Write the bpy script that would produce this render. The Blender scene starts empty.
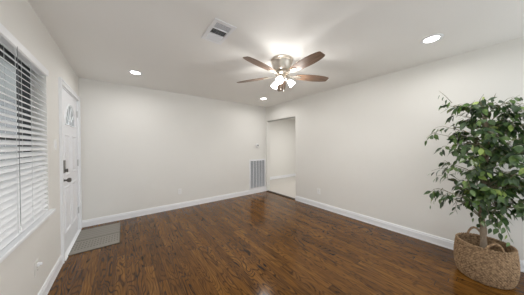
import bpy, bmesh, math, random
from math import sin, cos, pi, radians, atan2, sqrt, hypot
from mathutils import Vector, Matrix

S = bpy.context.scene
COL = S.collection

# ------------------------------------------------------------------ camera, world, exposure
F_PX, YAW, PITCH, ROLL, CAM_H = 180.947, 0.6515966, 0.0100775, -0.0043371, 1.3232
cam_d = bpy.data.cameras.new('camera')
cam_d.sensor_fit = 'HORIZONTAL'
cam_d.sensor_width = 36.0
cam_d.lens = F_PX / 524 * 36.0
cam_d.clip_start = 0.02
cam = bpy.data.objects.new('camera', cam_d)
COL.objects.link(cam)
fwd = Vector((sin(YAW) * cos(PITCH), cos(YAW) * cos(PITCH), -sin(PITCH)))
r0 = Vector((cos(YAW), -sin(YAW), 0))
u0 = r0.cross(fwd)
rt = r0 * cos(ROLL) + u0 * sin(ROLL)
up = -r0 * sin(ROLL) + u0 * cos(ROLL)
cam.matrix_world = Matrix((
    (rt.x, up.x, -fwd.x, 0), (rt.y, up.y, -fwd.y, 0), (rt.z, up.z, -fwd.z, CAM_H), (0, 0, 0, 1)))
S.camera = cam

W = bpy.data.worlds.new('overcast_sky')
S.world = W
W.use_nodes = True
W.node_tree.nodes['Background'].inputs[0].default_value = (0.93, 0.97, 1.0, 1)
W.node_tree.nodes['Background'].inputs[1].default_value = 1.25

DOWNLIGHT_W = 3.7
HALL_W = 30.0
BULB_W = 6.5
GLOBE_W = 3.1
S.view_settings.view_transform = 'Standard'
S.view_settings.look = 'None'
S.view_settings.exposure = 0.33
S.view_settings.gamma = 1.0
S.view_settings.use_curve_mapping = False

# room measures (metres): X along the back wall, Y towards it, camera over the origin
XL, XR, YB, H = -0.574, 3.294, 4.128, 2.44
YR = -0.9          # where the modelled room ends behind the camera
WT = 0.12          # partition thickness


# ------------------------------------------------------------------ materials
def nmat(name):
    m = bpy.data.materials.new(name)
    m.use_nodes = True
    n, l = m.node_tree.nodes, m.node_tree.links
    b = n['Principled BSDF']
    return m, n, l, b


def mat(name, col, rough=0.5, metal=0.0, emis=None, estr=0.0, noise=0.0, nscale=8.0, bump=0.0, bscale=200.0,
        coat=0.0, trans=0.0, spec=0.5):
    m, n, l, b = nmat(name)
    b.inputs['Base Color'].default_value = (*col, 1)
    b.inputs['Roughness'].default_value = rough
    b.inputs['Metallic'].default_value = metal
    b.inputs['Specular IOR Level'].default_value = spec
    if coat:
        b.inputs['Coat Weight'].default_value = coat
    if trans:
        b.inputs['Transmission Weight'].default_value = trans
    if emis:
        b.inputs['Emission Color'].default_value = (*emis, 1)
        b.inputs['Emission Strength'].default_value = estr
    tc = n.new('ShaderNodeTexCoord')
    if noise:
        t = n.new('ShaderNodeTexNoise')
        t.inputs['Scale'].default_value = nscale
        t.inputs['Detail'].default_value = 4
        l.new(tc.outputs['Object'], t.inputs['Vector'])
        mx = n.new('ShaderNodeMix')
        mx.data_type = 'RGBA'
        mx.inputs['A'].default_value = (*[c * (1 - noise) for c in col], 1)
        mx.inputs['B'].default_value = (*[min(1, c * (1 + noise)) for c in col], 1)
        l.new(t.outputs['Fac'], mx.inputs['Factor'])
        l.new(mx.outputs['Result'], b.inputs['Base Color'])
    if bump:
        t2 = n.new('ShaderNodeTexNoise')
        t2.inputs['Scale'].default_value = bscale
        l.new(tc.outputs['Object'], t2.inputs['Vector'])
        bp = n.new('ShaderNodeBump')
        bp.inputs['Strength'].default_value = bump
        bp.inputs['Distance'].default_value = 0.002
        l.new(t2.outputs['Fac'], bp.inputs['Height'])
        l.new(bp.outputs['Normal'], b.inputs['Normal'])
    return m


M = {}
M['wall'] = mat('wall_paint', (0.84, 0.828, 0.793), 0.55, noise=0.012, nscale=2.5, bump=0.06, bscale=260)
M['ceiling'] = mat('ceiling_paint', (0.92, 0.912, 0.885), 0.8, noise=0.012, nscale=2, bump=0.08, bscale=220)
M['trim'] = mat('white_trim_paint', (0.92, 0.935, 0.96), 0.35, noise=0.01)
M['door'] = mat('white_door_paint', (0.88, 0.895, 0.93), 0.4, noise=0.01)
M['slat'] = mat('white_blind_vinyl', (0.91, 0.92, 0.94), 0.4, noise=0.01)
M['cord'] = mat('blind_cord_white', (0.72, 0.74, 0.75), 0.8, noise=0.03)
M['wand'] = mat('blind_cord_grey', (0.22, 0.23, 0.24), 0.8, noise=0.03)
M['bronze'] = mat('dark_window_frame', (0.07, 0.075, 0.08), 0.5, noise=0.1)
M['plate'] = mat('white_plastic_plate', (0.90, 0.90, 0.89), 0.35, noise=0.01)
M['hinge'] = mat('satin_hinge', (0.60, 0.61, 0.62), 0.4, noise=0.02)
M['platepaint'] = mat('painted_plate', (0.84, 0.828, 0.793), 0.45, noise=0.01)
M['slot'] = mat('dark_slot', (0.03, 0.03, 0.03), 0.6, noise=0.1)
M['greyplastic'] = mat('grey_plastic', (0.45, 0.44, 0.42), 0.5, noise=0.02)
M['nickel'] = mat('brushed_nickel', (0.74, 0.68, 0.60), 0.32, metal=1.0, noise=0.05, nscale=30)
M['pewter'] = mat('dark_satin_nickel', (0.16, 0.15, 0.135), 0.32, metal=0.9, noise=0.05)
M['ventwhite'] = mat('grille_white_enamel', (0.91, 0.92, 0.94), 0.4, noise=0.01)
M['ventgrey'] = mat('grille_grey_and_shade_enamel', (0.66, 0.68, 0.72), 0.45, noise=0.02)
M['ductdark'] = mat('duct_dark', (0.05, 0.05, 0.05), 0.8, noise=0.1)
M['filter'] = mat('air_filter_cloth', (0.20, 0.21, 0.23), 0.9, noise=0.08, nscale=60)
M['lens'] = mat('downlight_lens', (1, 1, 1), 0.4, emis=(1.0, 0.98, 0.94), estr=14.0, noise=0.01)
M['bulb'] = mat('bulb_glow', (1, 1, 1), 0.4, emis=(1.0, 0.97, 0.92), estr=10.0, noise=0.01)
M['shade'] = mat('frosted_lit_glass', (0.95, 0.95, 0.95), 0.3, emis=(1.0, 0.975, 0.94), estr=13.0, noise=0.01)
M['tile'] = mat('pale_hall_floor', (0.56, 0.53, 0.49), 0.3, noise=0.05, nscale=6)
M['threshold'] = mat('dark_threshold_wood', (0.022, 0.011, 0.006), 0.5, noise=0.2, nscale=20)
M['soil'] = mat('dark_soil', (0.04, 0.028, 0.018), 0.95, noise=0.4, nscale=60, bump=1.0, bscale=90)
M['pot'] = mat('black_nursery_pot', (0.02, 0.02, 0.02), 0.5, noise=0.1)
M['bark'] = mat('ficus_bark', (0.30, 0.235, 0.17), 0.85, noise=0.35, nscale=40, bump=0.8, bscale=90)
M['twig'] = mat('ficus_twig', (0.22, 0.20, 0.12), 0.8, noise=0.2, nscale=40)
M['concrete'] = mat('porch_concrete', (0.42, 0.41, 0.39), 0.9, noise=0.1)
M['lawn'] = mat('lawn_green', (0.17, 0.18, 0.13), 0.95, noise=0.3, nscale=3)
M['porchwhite'] = mat('added_porch_paint', (0.65, 0.67, 0.69), 0.8, noise=0.02)
M['siding'] = mat('grey_siding', (0.36, 0.37, 0.38), 0.8, noise=0.05)
M['shingle'] = mat('dark_shingles', (0.10, 0.10, 0.11), 0.9, noise=0.2, nscale=10)
M['glassdark'] = mat('far_window_glass', (0.04, 0.05, 0.06), 0.1, noise=0.05)


def glass_mat(name, rough, tint=(0.97, 0.97, 0.97)):
    m, n, l, b = nmat(name)
    out = n['Material Output']
    tr = n.new('ShaderNodeBsdfTransparent')
    tr.inputs[0].default_value = (*tint, 1)
    gl = n.new('ShaderNodeBsdfGlossy')
    gl.inputs['Roughness'].default_value = rough
    nz = n.new('ShaderNodeTexNoise')
    nz.inputs['Scale'].default_value = 3
    mr = n.new('ShaderNodeMapRange')
    mr.inputs['To Min'].default_value = 0.05
    mr.inputs['To Max'].default_value = 0.08
    l.new(nz.outputs['Fac'], mr.inputs['Value'])
    mix = n.new('ShaderNodeMixShader')
    l.new(mr.outputs[0], mix.inputs[0])
    l.new(tr.outputs[0], mix.inputs[1])
    l.new(gl.outputs[0], mix.inputs[2])
    l.new(mix.outputs[0], out.inputs['Surface'])
    return m


M['glass'] = glass_mat('window_glass', 0.02)
M['frosted'], _n, _l, _b = nmat('textured_door_glass')
_nz = _n.new('ShaderNodeTexNoise'); _nz.inputs['Scale'].default_value = 30
_cr = _n.new('ShaderNodeValToRGB')
_cr.color_ramp.elements[0].color = (0.75, 0.78, 0.80, 1)
_cr.color_ramp.elements[1].color = (0.97, 0.98, 0.98, 1)
_tr = _n.new('ShaderNodeBsdfTranslucent')
_gl = _n.new('ShaderNodeBsdfGlossy'); _gl.inputs['Roughness'].default_value = 0.15
_tp = _n.new('ShaderNodeBsdfTransparent')
_m1 = _n.new('ShaderNodeMixShader'); _m1.inputs[0].default_value = 0.55
_m2 = _n.new('ShaderNodeMixShader'); _m2.inputs[0].default_value = 0.06
_l.new(_nz.outputs['Fac'], _cr.inputs[0]); _l.new(_cr.outputs[0], _tr.inputs[0])
_l.new(_tr.outputs[0], _m1.inputs[1]); _l.new(_tp.outputs[0], _m1.inputs[2])
_l.new(_m1.outputs[0], _m2.inputs[1]); _l.new(_gl.outputs[0], _m2.inputs[2])
_l.new(_m2.outputs[0], _n['Material Output'].inputs['Surface'])


def floor_mat():
    m, n, l, b = nmat('stained_oak_strip_floor')
    tc = n.new('ShaderNodeTexCoord')
    sp = n.new('ShaderNodeSeparateXYZ')
    l.new(tc.outputs['Object'], sp.inputs[0])

    def mth(op, a, bb=None, c=None):
        x = n.new('ShaderNodeMath')
        x.operation = op
        for i, v in enumerate((a, bb, c)):
            if v is None:
                continue
            if isinstance(v, (int, float)):
                x.inputs[i].default_value = v
            else:
                l.new(v, x.inputs[i])
        return x.outputs[0]

    def white(v, w=None):
        x = n.new('ShaderNodeTexWhiteNoise')
        x.noise_dimensions = '2D'
        cb = n.new('ShaderNodeCombineXYZ')
        l.new(v, cb.inputs[0])
        if w is not None:
            l.new(w, cb.inputs[1])
        l.new(cb.outputs[0], x.inputs['Vector'])
        return x.outputs['Value']
    PW = 0.0825
    u = mth('DIVIDE', sp.outputs[0], PW)
    ui = mth('FLOOR', u)
    uf = mth('FRACT', u)
    r1 = white(ui)
    ln = mth('MULTIPLY_ADD', r1, 0.7, 0.8)
    v = mth('ADD', mth('DIVIDE', sp.outputs[1], ln), mth('MULTIPLY', r1, 37.3))
    vi = mth('FLOOR', v)
    vf = mth('FRACT', v)
    rp = white(ui, vi)
    rp2 = white(mth('ADD', ui, 91.7), vi)
    # grain coordinates, shifted per board
    cb = n.new('ShaderNodeCombineXYZ')
    l.new(mth('MULTIPLY', sp.outputs[0], 10.0), cb.inputs[0])
    l.new(mth('MULTIPLY', sp.outputs[1], 1.5), cb.inputs[1])
    l.new(mth('MULTIPLY', rp, 53.0), cb.inputs[2])
    g1 = n.new('ShaderNodeTexNoise')
    g1.inputs['Scale'].default_value = 1.0
    g1.inputs['Detail'].default_value = 1.2
    g1.inputs['Distortion'].default_value = 0.5
    l.new(cb.outputs[0], g1.inputs['Vector'])
    ct = mth('FRACT', mth('MULTIPLY', g1.outputs['Fac'], 15.0))
    ring = mth('ABSOLUTE', mth('MULTIPLY_ADD', ct, 2.0, -1.0))
    rr = n.new('ShaderNodeMapRange')
    rr.inputs['From Min'].default_value = 0.55
    rr.inputs['From Max'].default_value = 0.95
    l.new(ring, rr.inputs['Value'])
    # fine pores
    cb2 = n.new('ShaderNodeCombineXYZ')
    l.new(mth('MULTIPLY', sp.outputs[0], 120.0), cb2.inputs[0])
    l.new(mth('MULTIPLY', sp.outputs[1], 5.0), cb2.inputs[1])
    l.new(mth('MULTIPLY', rp, 11.0), cb2.inputs[2])
    g2 = n.new('ShaderNodeTexNoise')
    g2.inputs['Scale'].default_value = 1.0
    g2.inputs['Detail'].default_value = 3
    l.new(cb2.outputs[0], g2.inputs['Vector'])
    # broad blotches of stain
    g3 = n.new('ShaderNodeTexNoise')
    g3.inputs['Scale'].default_value = 2.6
    g3.inputs['Detail'].default_value = 3
    l.new(tc.outputs['Object'], g3.inputs['Vector'])
    cr = n.new('ShaderNodeValToRGB')
    e = cr.color_ramp.elements
    e[0].position = 0.0
    e[0].color = (0.062, 0.025, 0.005, 1)
    e[1].position = 1.0
    e[1].color = (0.32, 0.145, 0.030, 1)
    mid = cr.color_ramp.elements.new(0.5)
    mid.color = (0.155, 0.065, 0.012, 1)
    tone = mth('ADD', mth('MULTIPLY', rp, 0.36), mth('MULTIPLY', g3.outputs['Fac'], 0.28))
    tone = mth('ADD', tone, mth('MULTIPLY', mth('SUBTRACT', g2.outputs['Fac'], 0.5), 1.3))
    tone = mth('ADD', tone, 0.13)
    l.new(tone, cr.inputs[0])
    amt = mth('MULTIPLY', rr.outputs[0], mth('MULTIPLY_ADD', rp2, 0.55, 0.55))
    mx = n.new('ShaderNodeMix')
    mx.data_type = 'RGBA'
    l.new(amt, mx.inputs['Factor'])
    l.new(cr.outputs[0], mx.inputs['A'])
    mx.inputs['B'].default_value = (0.018, 0.007, 0.002, 1)
    # joints
    ju = mth('LESS_THAN', mth('ABSOLUTE', mth('SUBTRACT', uf, 0.5)), 0.485)
    jv = mth('LESS_THAN', mth('ABSOLUTE', mth('SUBTRACT', vf, 0.5)), 0.4985)
    jt = mth('MULTIPLY', ju, jv)
    mx2 = n.new('ShaderNodeMix')
    mx2.data_type = 'RGBA'
    l.new(jt, mx2.inputs['Factor'])
    mx2.inputs['A'].default_value = (0.035, 0.017, 0.009, 1)
    l.new(mx.outputs['Result'], mx2.inputs['B'])
    l.new(mx2.outputs['Result'], b.inputs['Base Color'])
    b.inputs['Specular IOR Level'].default_value = 0.25
    rg = n.new('ShaderNodeMapRange')
    rg.inputs['To Min'].default_value = 0.12
    rg.inputs['To Max'].default_value = 0.20
    l.new(g2.outputs['Fac'], rg.inputs['Value'])
    l.new(rg.outputs[0], b.inputs['Roughness'])
    bp = n.new('ShaderNodeBump')
    bp.inputs['Strength'].default_value = 0.35
    bp.inputs['Distance'].default_value = 0.0008
    l.new(jt, bp.inputs['Height'])
    l.new(bp.outputs['Normal'], b.inputs['Normal'])
    return m


M['floor'] = floor_mat()


def blade_mat():
    m, n, l, b = nmat('walnut_fan_blade')
    tc = n.new('ShaderNodeTexCoord')
    mp = n.new('ShaderNodeMapping')
    mp.inputs['Scale'].default_value = (4, 60, 4)
    nz = n.new('ShaderNodeTexNoise')
    nz.inputs['Scale'].default_value = 1.0
    nz.inputs['Detail'].default_value = 4
    cr = n.new('ShaderNodeValToRGB')
    cr.color_ramp.elements[0].position = 0.3
    cr.color_ramp.elements[0].color = (0.13, 0.075, 0.048, 1)
    cr.color_ramp.elements[1].position = 0.7
    cr.color_ramp.elements[1].color = (0.25, 0.155, 0.10, 1)
    l.new(tc.outputs['Object'], mp.inputs[0])
    l.new(mp.outputs[0], nz.inputs['Vector'])
    l.new(nz.outputs['Fac'], cr.inputs[0])
    l.new(cr.outputs[0], b.inputs['Base Color'])
    b.inputs['Roughness'].default_value = 0.38
    return m


M['blade'] = blade_mat()


def wicker_mat():
    m, n, l, b = nmat('seagrass_wicker')
    tc = n.new('ShaderNodeTexCoord')
    nz = n.new('ShaderNodeTexNoise')
    nz.inputs['Scale'].default_value = 55
    nz.inputs['Detail'].default_value = 5
    l.new(tc.outputs['Object'], nz.inputs['Vector'])
    cr = n.new('ShaderNodeValToRGB')
    cr.color_ramp.elements[0].position = 0.3
    cr.color_ramp.elements[0].color = (0.11, 0.062, 0.03, 1)
    cr.color_ramp.elements[1].position = 0.68
    cr.color_ramp.elements[1].color = (0.50, 0.335, 0.19, 1)
    l.new(nz.outputs['Fac'], cr.inputs[0])
    l.new(cr.outputs[0], b.inputs['Base Color'])
    b.inputs['Roughness'].default_value = 0.75
    nb = n.new('ShaderNodeTexNoise')
    nb.inputs['Scale'].default_value = 160
    l.new(tc.outputs['Object'], nb.inputs['Vector'])
    bp = n.new('ShaderNodeBump')
    bp.inputs['Strength'].default_value = 0.6
    bp.inputs['Distance'].default_value = 0.003
    l.new(nb.outputs['Fac'], bp.inputs['Height'])
    l.new(bp.outputs['Normal'], b.inputs['Normal'])
    return m


M['wicker'] = wicker_mat()


def leaf_mat(name, c1, c2):
    m, n, l, b = nmat(name)
    tc = n.new('ShaderNodeTexCoord')
    nz = n.new('ShaderNodeTexNoise')
    nz.inputs['Scale'].default_value = 22
    nz.inputs['Detail'].default_value = 2
    l.new(tc.outputs['Object'], nz.inputs['Vector'])
    cr = n.new('ShaderNodeValToRGB')
    cr.color_ramp.elements[0].position = 0.35
    cr.color_ramp.elements[0].color = (*c1, 1)
    cr.color_ramp.elements[1].position = 0.65
    cr.color_ramp.elements[1].color = (*c2, 1)
    l.new(nz.outputs['Fac'], cr.inputs[0])
    l.new(cr.outputs[0], b.inputs['Base Color'])
    b.inputs['Roughness'].default_value = 0.30
    return m


M['leaf_dark'] = leaf_mat('ficus_leaf_dark', (0.020, 0.048, 0.017), (0.065, 0.120, 0.036))
M['leaf_mid'] = leaf_mat('ficus_leaf_mid', (0.060, 0.125, 0.030), (0.14, 0.22, 0.060))
M['leaf_pale'] = leaf_mat('ficus_leaf_pale', (0.19, 0.30, 0.06), (0.36, 0.46, 0.13))


def mat_mat():
    m, n, l, b = nmat('woven_doormat')
    tc = n.new('ShaderNodeTexCoord')
    sp = n.new('ShaderNodeSeparateXYZ')
    l.new(tc.outputs['Object'], sp.inputs[0])
    # one dark line across, rows of small dots on the near half, faint ribs on the far half
    def mth(op, a, bb=None):
        x = n.new('ShaderNodeMath')
        x.operation = op
        for i, v in enumerate((a, bb)):
            if v is None:
                continue
            if isinstance(v, (int, float)):
                x.inputs[i].default_value = v
            else:
                l.new(v, x.inputs[i])
        return x.outputs[0]
    X_, Y_ = sp.outputs[0], sp.outputs[1]
    line = mth('LESS_THAN', mth('ABSOLUTE', mth('ADD', Y_, 0.03)), 0.009)
    row = mth('LESS_THAN', mth('FRACT', mth('MULTIPLY', Y_, 1 / 0.062)), 0.42)
    dot = mth('LESS_THAN', mth('FRACT', mth('MULTIPLY', X_, 1 / 0.030)), 0.5)
    near = mth('MULTIPLY', mth('LESS_THAN', Y_, -0.06), mth('GREATER_THAN', Y_, -0.31))
    dots = mth('MULTIPLY', mth('MULTIPLY', row, dot), mth('MULTIPLY', near, 0.75))
    far = mth('MULTIPLY', mth('GREATER_THAN', Y_, 0.0), mth('LESS_THAN', mth('FRACT', mth('MULTIPLY', Y_, 1 / 0.075)), 0.25))
    ribs = mth('MULTIPLY', far, 0.35)
    nz = n.new('ShaderNodeTexNoise'); nz.inputs['Scale'].default_value = 140
    l.new(tc.outputs['Object'], nz.inputs['Vector'])
    a = n.new('ShaderNodeMix'); a.data_type = 'RGBA'
    a.inputs['A'].default_value = (0.26, 0.245, 0.215, 1)
    a.inputs['B'].default_value = (0.35, 0.33, 0.295, 1)
    l.new(nz.outputs['Fac'], a.inputs['Factor'])
    c = n.new('ShaderNodeMix'); c.data_type = 'RGBA'
    l.new(a.outputs['Result'], c.inputs['A'])
    c.inputs['B'].default_value = (0.10, 0.09, 0.08, 1)
    l.new(mth('MAXIMUM', line, mth('MAXIMUM', dots, ribs)), c.inputs['Factor'])
    l.new(c.outputs['Result'], b.inputs['Base Color'])
    b.inputs['Roughness'].default_value = 0.95
    return m


M['mat'] = mat_mat()
M['matedge'] = mat('mat_binding', (0.16, 0.145, 0.12), 0.9, noise=0.1, nscale=50)


# ------------------------------------------------------------------ mesh helpers
class MB:
    def __init__(self):
        self.v, self.f, self.mi = [], [], []

    def add(self, vs, fs, mi=0):
        o = len(self.v)
        self.v += [tuple(x) for x in vs]
        self.f += [tuple(i + o for i in f) for f in fs]
        self.mi += [mi] * len(fs)
        return self

    def box(self, a, b, mi=0, mt=None):
        x0, y0, z0 = a
        x1, y1, z1 = b
        vs = [Vector(p) for p in ((x0, y0, z0), (x1, y0, z0), (x1, y1, z0), (x0, y1, z0),
                                  (x0, y0, z1), (x1, y0, z1), (x1, y1, z1), (x0, y1, z1))]
        if mt:
            vs = [mt @ p for p in vs]
        return self.add(vs, [(0, 3, 2, 1), (4, 5, 6, 7), (0, 1, 5, 4), (1, 2, 6, 5), (2, 3, 7, 6), (3, 0, 4, 7)], mi)

    def tube(self, pts, rad, seg=8, mi=0, closed=False, caps=True):
        pts = [Vector(p) for p in pts]
        n = len(pts)
        rads = rad if isinstance(rad, (list, tuple)) else [rad] * n
        vs, fs = [], []
        ref = None
        for i, p in enumerate(pts):
            if closed:
                t = pts[(i + 1) % n] - pts[i - 1]
            else:
                t = pts[min(i + 1, n - 1)] - pts[max(i - 1, 0)]
            t.normalize()
            if ref is None:
                ref = t.orthogonal().normalized()
            ref = (ref - t * ref.dot(t))
            if ref.length < 1e-6:
                ref = t.orthogonal()
            ref.normalize()
            bi = t.cross(ref)
            for k in range(seg):
                a = 2 * pi * k / seg
                vs.append(p + (ref * cos(a) + bi * sin(a)) * rads[i])
        m = n if closed else n - 1
        for i in range(m):
            for k in range(seg):
                a0 = i * seg + k
                a1 = i * seg + (k + 1) % seg
                b0 = ((i + 1) % n) * seg + k
                b1 = ((i + 1) % n) * seg + (k + 1) % seg
                fs.append((a0, a1, b1, b0))
        if caps and not closed:
            fs.append(tuple(range(seg))[::-1])
            fs.append(tuple((n - 1) * seg + k for k in range(seg)))
        return self.add(vs, fs, mi)

    def lathe(self, prof, seg=32, mi=0, mt=None, cap0=False, cap1=False):
        vs, fs = [], []
        for r, z in prof:
            for k in range(seg):
                a = 2 * pi * k / seg
                vs.append(Vector((r * cos(a), r * sin(a), z)))
        if mt:
            vs = [mt @ p for p in vs]
        for i in range(len(prof) - 1):
            for k in range(seg):
                k2 = (k + 1) % seg
                fs.append((i * seg + k, i * seg + k2, (i + 1) * seg + k2, (i + 1) * seg + k))
        if cap0:
            fs.append(tuple(range(seg))[::-1])
        if cap1:
            fs.append(tuple((len(prof) - 1) * seg + k for k in range(seg)))
        return self.add(vs, fs, mi)

    def prism(self, poly, d0, d1, axis='z', mi=0, mt=None):
        """poly: list of 2-D points, extruded between d0 and d1 along the axis"""
        n = len(poly)

        def P(p, d):
            return Vector({'z': (p[0], p[1], d), 'x': (d, p[0], p[1]), 'y': (p[0], d, p[1])}[axis])
        vs = [P(p, d0) for p in poly] + [P(p, d1) for p in poly]
        if mt:
            vs = [mt @ p for p in vs]
        fs = [tuple(range(n))[::-1], tuple(range(n, 2 * n))]
        fs += [(i, (i + 1) % n, n + (i + 1) % n, n + i) for i in range(n)]
        return self.add(vs, fs, mi)

    def build(self, name, mats, parent=None, smooth=False, bevel=0.0, bseg=2, loc=None, fix=True):
        me = bpy.data.meshes.new(name)
        off = Vector(loc) if loc else Vector((0, 0, 0))
        me.from_pydata([Vector(v) - off for v in self.v], [], self.f)
        if not isinstance(mats, (list, tuple)):
            mats = [mats]
        for m in mats:
            me.materials.append(m)
        for p, i in zip(me.polygons, self.mi):
            p.material_index = i
        if fix:
            bm = bmesh.new()
            bm.from_mesh(me)
            bmesh.ops.recalc_face_normals(bm, faces=bm.faces)
            bm.to_mesh(me)
            bm.free()
        if smooth:
            me.polygons.foreach_set('use_smooth', [True] * len(me.polygons))
            try:
                me.set_sharp_from_angle(angle=radians(40))
            except Exception:
                pass
        me.update()
        o = bpy.data.objects.new(name, me)
        COL.objects.link(o)
        o.location = off
        if parent:
            o.parent = parent
        if bevel:
            md = o.modifiers.new('bevel', 'BEVEL')
            md.width = bevel
            md.segments = bseg
            md.limit_method = 'ANGLE'
        return o


def thing(name, label, cat, loc=(0, 0, 0), rot=(0, 0, 0), group=None):
    o = bpy.data.objects.new(name, None)
    COL.objects.link(o)
    o.location = loc
    o.rotation_euler = rot
    o.empty_display_size = 0.05
    o['label'] = label
    o['category'] = cat
    if group:
        o['group'] = group
    return o


def tag(o, label, cat, group=None):
    o['label'] = label
    o['category'] = cat
    if group:
        o['group'] = group
    return o


def struct(o, label=None):
    o['kind'] = 'structure'
    if label:
        o['label'] = label
        o['category'] = 'room'
    return o


def grid_wall(axis, c0, c1, u0, u1, z0, z1, holes, name, m):
    """wall slab between c0 and c1 on its own axis, spanning u0..u1, with rectangular holes (ua,ub,za,zb)"""
    us = sorted({u0, u1, *[h[0] for h in holes], *[h[1] for h in holes]})
    zs = sorted({z0, z1, *[h[2] for h in holes], *[h[3] for h in holes]})
    b = MB()
    nu, nz = len(us) - 1, len(zs) - 1
    solid = [[not any(h[0] <= (us[i] + us[i + 1]) / 2 <= h[1] and h[2] <= (zs[j] + zs[j + 1]) / 2 <= h[3]
                      for h in holes) for j in range(nz)] for i in range(nu)]

    def P(c, u, z):
        return (c, u, z) if axis == 'x' else (u, c, z)
    idx = {}
    vs, fs = [], []

    def V(c, i, j):
        k = (c, i, j)
        if k not in idx:
            idx[k] = len(vs)
            vs.append(P((c0, c1)[c], us[i], zs[j]))
        return idx[k]
    for i in range(nu):
        for j in range(nz):
            if not solid[i][j]:
                continue
            for c in (0, 1):
                fs.append((V(c, i, j), V(c, i + 1, j), V(c, i + 1, j + 1), V(c, i, j + 1)))
            for di, dj, a, bb in ((-1, 0, (i, j), (i, j + 1)), (1, 0, (i + 1, j), (i + 1, j + 1)),
                                  (0, -1, (i, j), (i + 1, j)), (0, 1, (i, j + 1), (i + 1, j + 1))):
                ii, jj = i + di, j + dj
                if 0 <= ii < nu and 0 <= jj < nz and solid[ii][jj]:
                    continue
                fs.append((V(0, *a), V(0, *bb), V(1, *bb), V(1, *a)))
    b.add(vs, fs)
    return struct(b.build(name, m))


# ------------------------------------------------------------------ the room shell
struct(MB().box((XL - 0.15, YR, -0.08), (XR + 0.06, YB + 0.1, 0)).build('floor', M['floor']))
# ceiling with a duct opening for the supply register
RX0, RX1, RY0, RY1 = 0.672, 0.826, 1.540, 1.835
cl = grid_wall('x', 0, 0.10, 0, 1, 0, 1, [], 'tmp', M['ceiling'])
bpy.data.objects.remove(cl)


def slab_with_hole(name, x0, x1, y0, y1, z0, z1, h, m):
    xs, ys = [x0, h[0], h[1], x1], [y0, h[2], h[3], y1]
    b = MB()
    vs = [(x, y, z) for z in (z0, z1) for y in ys for x in xs]

    def I(i, j, k):
        return k * 16 + j * 4 + i
    fs = []
    for k in (0, 1):
        for i in range(3):
            for j in range(3):
                if (i, j) != (1, 1):
                    fs.append((I(i, j, k), I(i + 1, j, k), I(i + 1, j + 1, k), I(i, j + 1, k)))
    for i in range(3):
        fs.append((I(i, 0, 0), I(i + 1, 0, 0), I(i + 1, 0, 1), I(i, 0, 1)))
        fs.append((I(i, 3, 0), I(i + 1, 3, 0), I(i + 1, 3, 1), I(i, 3, 1)))
        fs.append((I(0, i, 0), I(0, i + 1, 0), I(0, i + 1, 1), I(0, i, 1)))
        fs.append((I(3, i, 0), I(3, i + 1, 0), I(3, i + 1, 1), I(3, i, 1)))
    for a, c in (((1, 1), (2, 1)), ((2, 1), (2, 2)), ((2, 2), (1, 2)), ((1, 2), (1, 1))):
        fs.append((I(*a, 0), I(*c, 0), I(*c, 1), I(*a, 1)))
    b.add(vs, fs)
    return struct(b.build(name, m))


slab_with_hole('ceiling', XL - 0.15, XR + WT, YR, YB + WT, H, H + 0.12, (RX0, RX1, RY0, RY1), M['ceiling'])
WY0, WY1, WZ0, WZ1 = 0.72, 2.585, 0.70, 2.045            # window opening
DY0, DY1, DZ1 = 3.035, 4.000, 2.045                     # rough door opening
grid_wall('x', XL - 0.15, XL, YR, YB + WT, 0, H, [(WY0, WY1, WZ0, WZ1), (DY0, DY1, 0, DZ1)], 'wall_left', M['wall'])
GX0, GX1, GZ0, GZ1 = 2.745, 3.235, 0.150, 0.905         # return-air opening
grid_wall('y', YB, YB + WT, XL, XR, 0, H, [(GX0, GX1, GZ0, GZ1)], 'wall_back', M['wall'])
OY0, OY1, OZ1 = 2.985, 4.095, 2.035                      # cased opening to the hall
grid_wall('x', XR, XR + WT, YR, YB + WT, 0, H, [(OY0, OY1, 0, OZ1)], 'wall_right', M['wall'])

# adjoining room beyond the opening
HX1, HY1 = 7.2, 5.38
struct(MB().box((XR + 0.06, 1.2, -0.08), (HX1, HY1 + 0.1, 0.0)).build('floor_hall', M['tile']))
struct(MB().box((XR + WT, 1.2, H), (HX1, HY1 + 0.1, H + 0.12)).build('ceiling_hall', M['ceiling']))
struct(MB().box((XR, HY1, 0), (HX1, HY1 + 0.1, H)).build('wall_hall_back', M['wall']))
struct(MB().box((HX1, 1.2, 0), (HX1 + 0.1, HY1 + 0.1, H)).build('wall_hall_right', M['wall']))
struct(MB().box((XR + WT, 1.1, 0), (HX1, 1.2, H)).build('wall_hall_front', M['wall']))
struct(MB().box((XR, YB + WT, 0), (XR + WT, HY1, H)).build('wall_hall_left', M['wall']))
struct(MB().box((XR + WT, HY1 - 0.016, 0), (HX1, HY1, 0.11)).build('baseboard_hall', M['trim'], bevel=0.004))
struct(MB().box((XR - 0.012, OY0, 0.0), (XR + 0.065, OY1, 0.014)).build('trim_1', M['threshold'], bevel=0.002))
# thin grey strip under the head of the opening
struct(MB().box((XR + 0.035, OY0 + 0.002, OZ1 - 0.022), (XR + 0.085, OY1 - 0.002, OZ1)).build('trim_2', M['greyplastic']))


def baseboard(name, axis, c, sgn, u0, u1, h=0.112):
    """profiled board: plinth, stepped cap and quarter-round shoe; c is the wall face, sgn points into the room"""
    prof = [(0, 0), (0.017, 0), (0.017, 0.014), (0.014, 0.018), (0.014, h - 0.028), (0.010, h - 0.022), (0.010, h - 0.008),
            (0.006, h), (0, h)]
    b = MB()
    n = len(prof)
    vs = []
    for u in (u0, u1):
        for d, z in prof:
            vs.append((c + sgn * d, u, z) if axis == 'x' else (u, c + sgn * d, z))
    fs = [tuple(range(n)), tuple(range(n, 2 * n))] + [(i, (i + 1) % n, n + (i + 1) % n, n + i) for i in range(n)]
    b.add(vs, fs)
    return struct(b.build(name, M['trim']))


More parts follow.
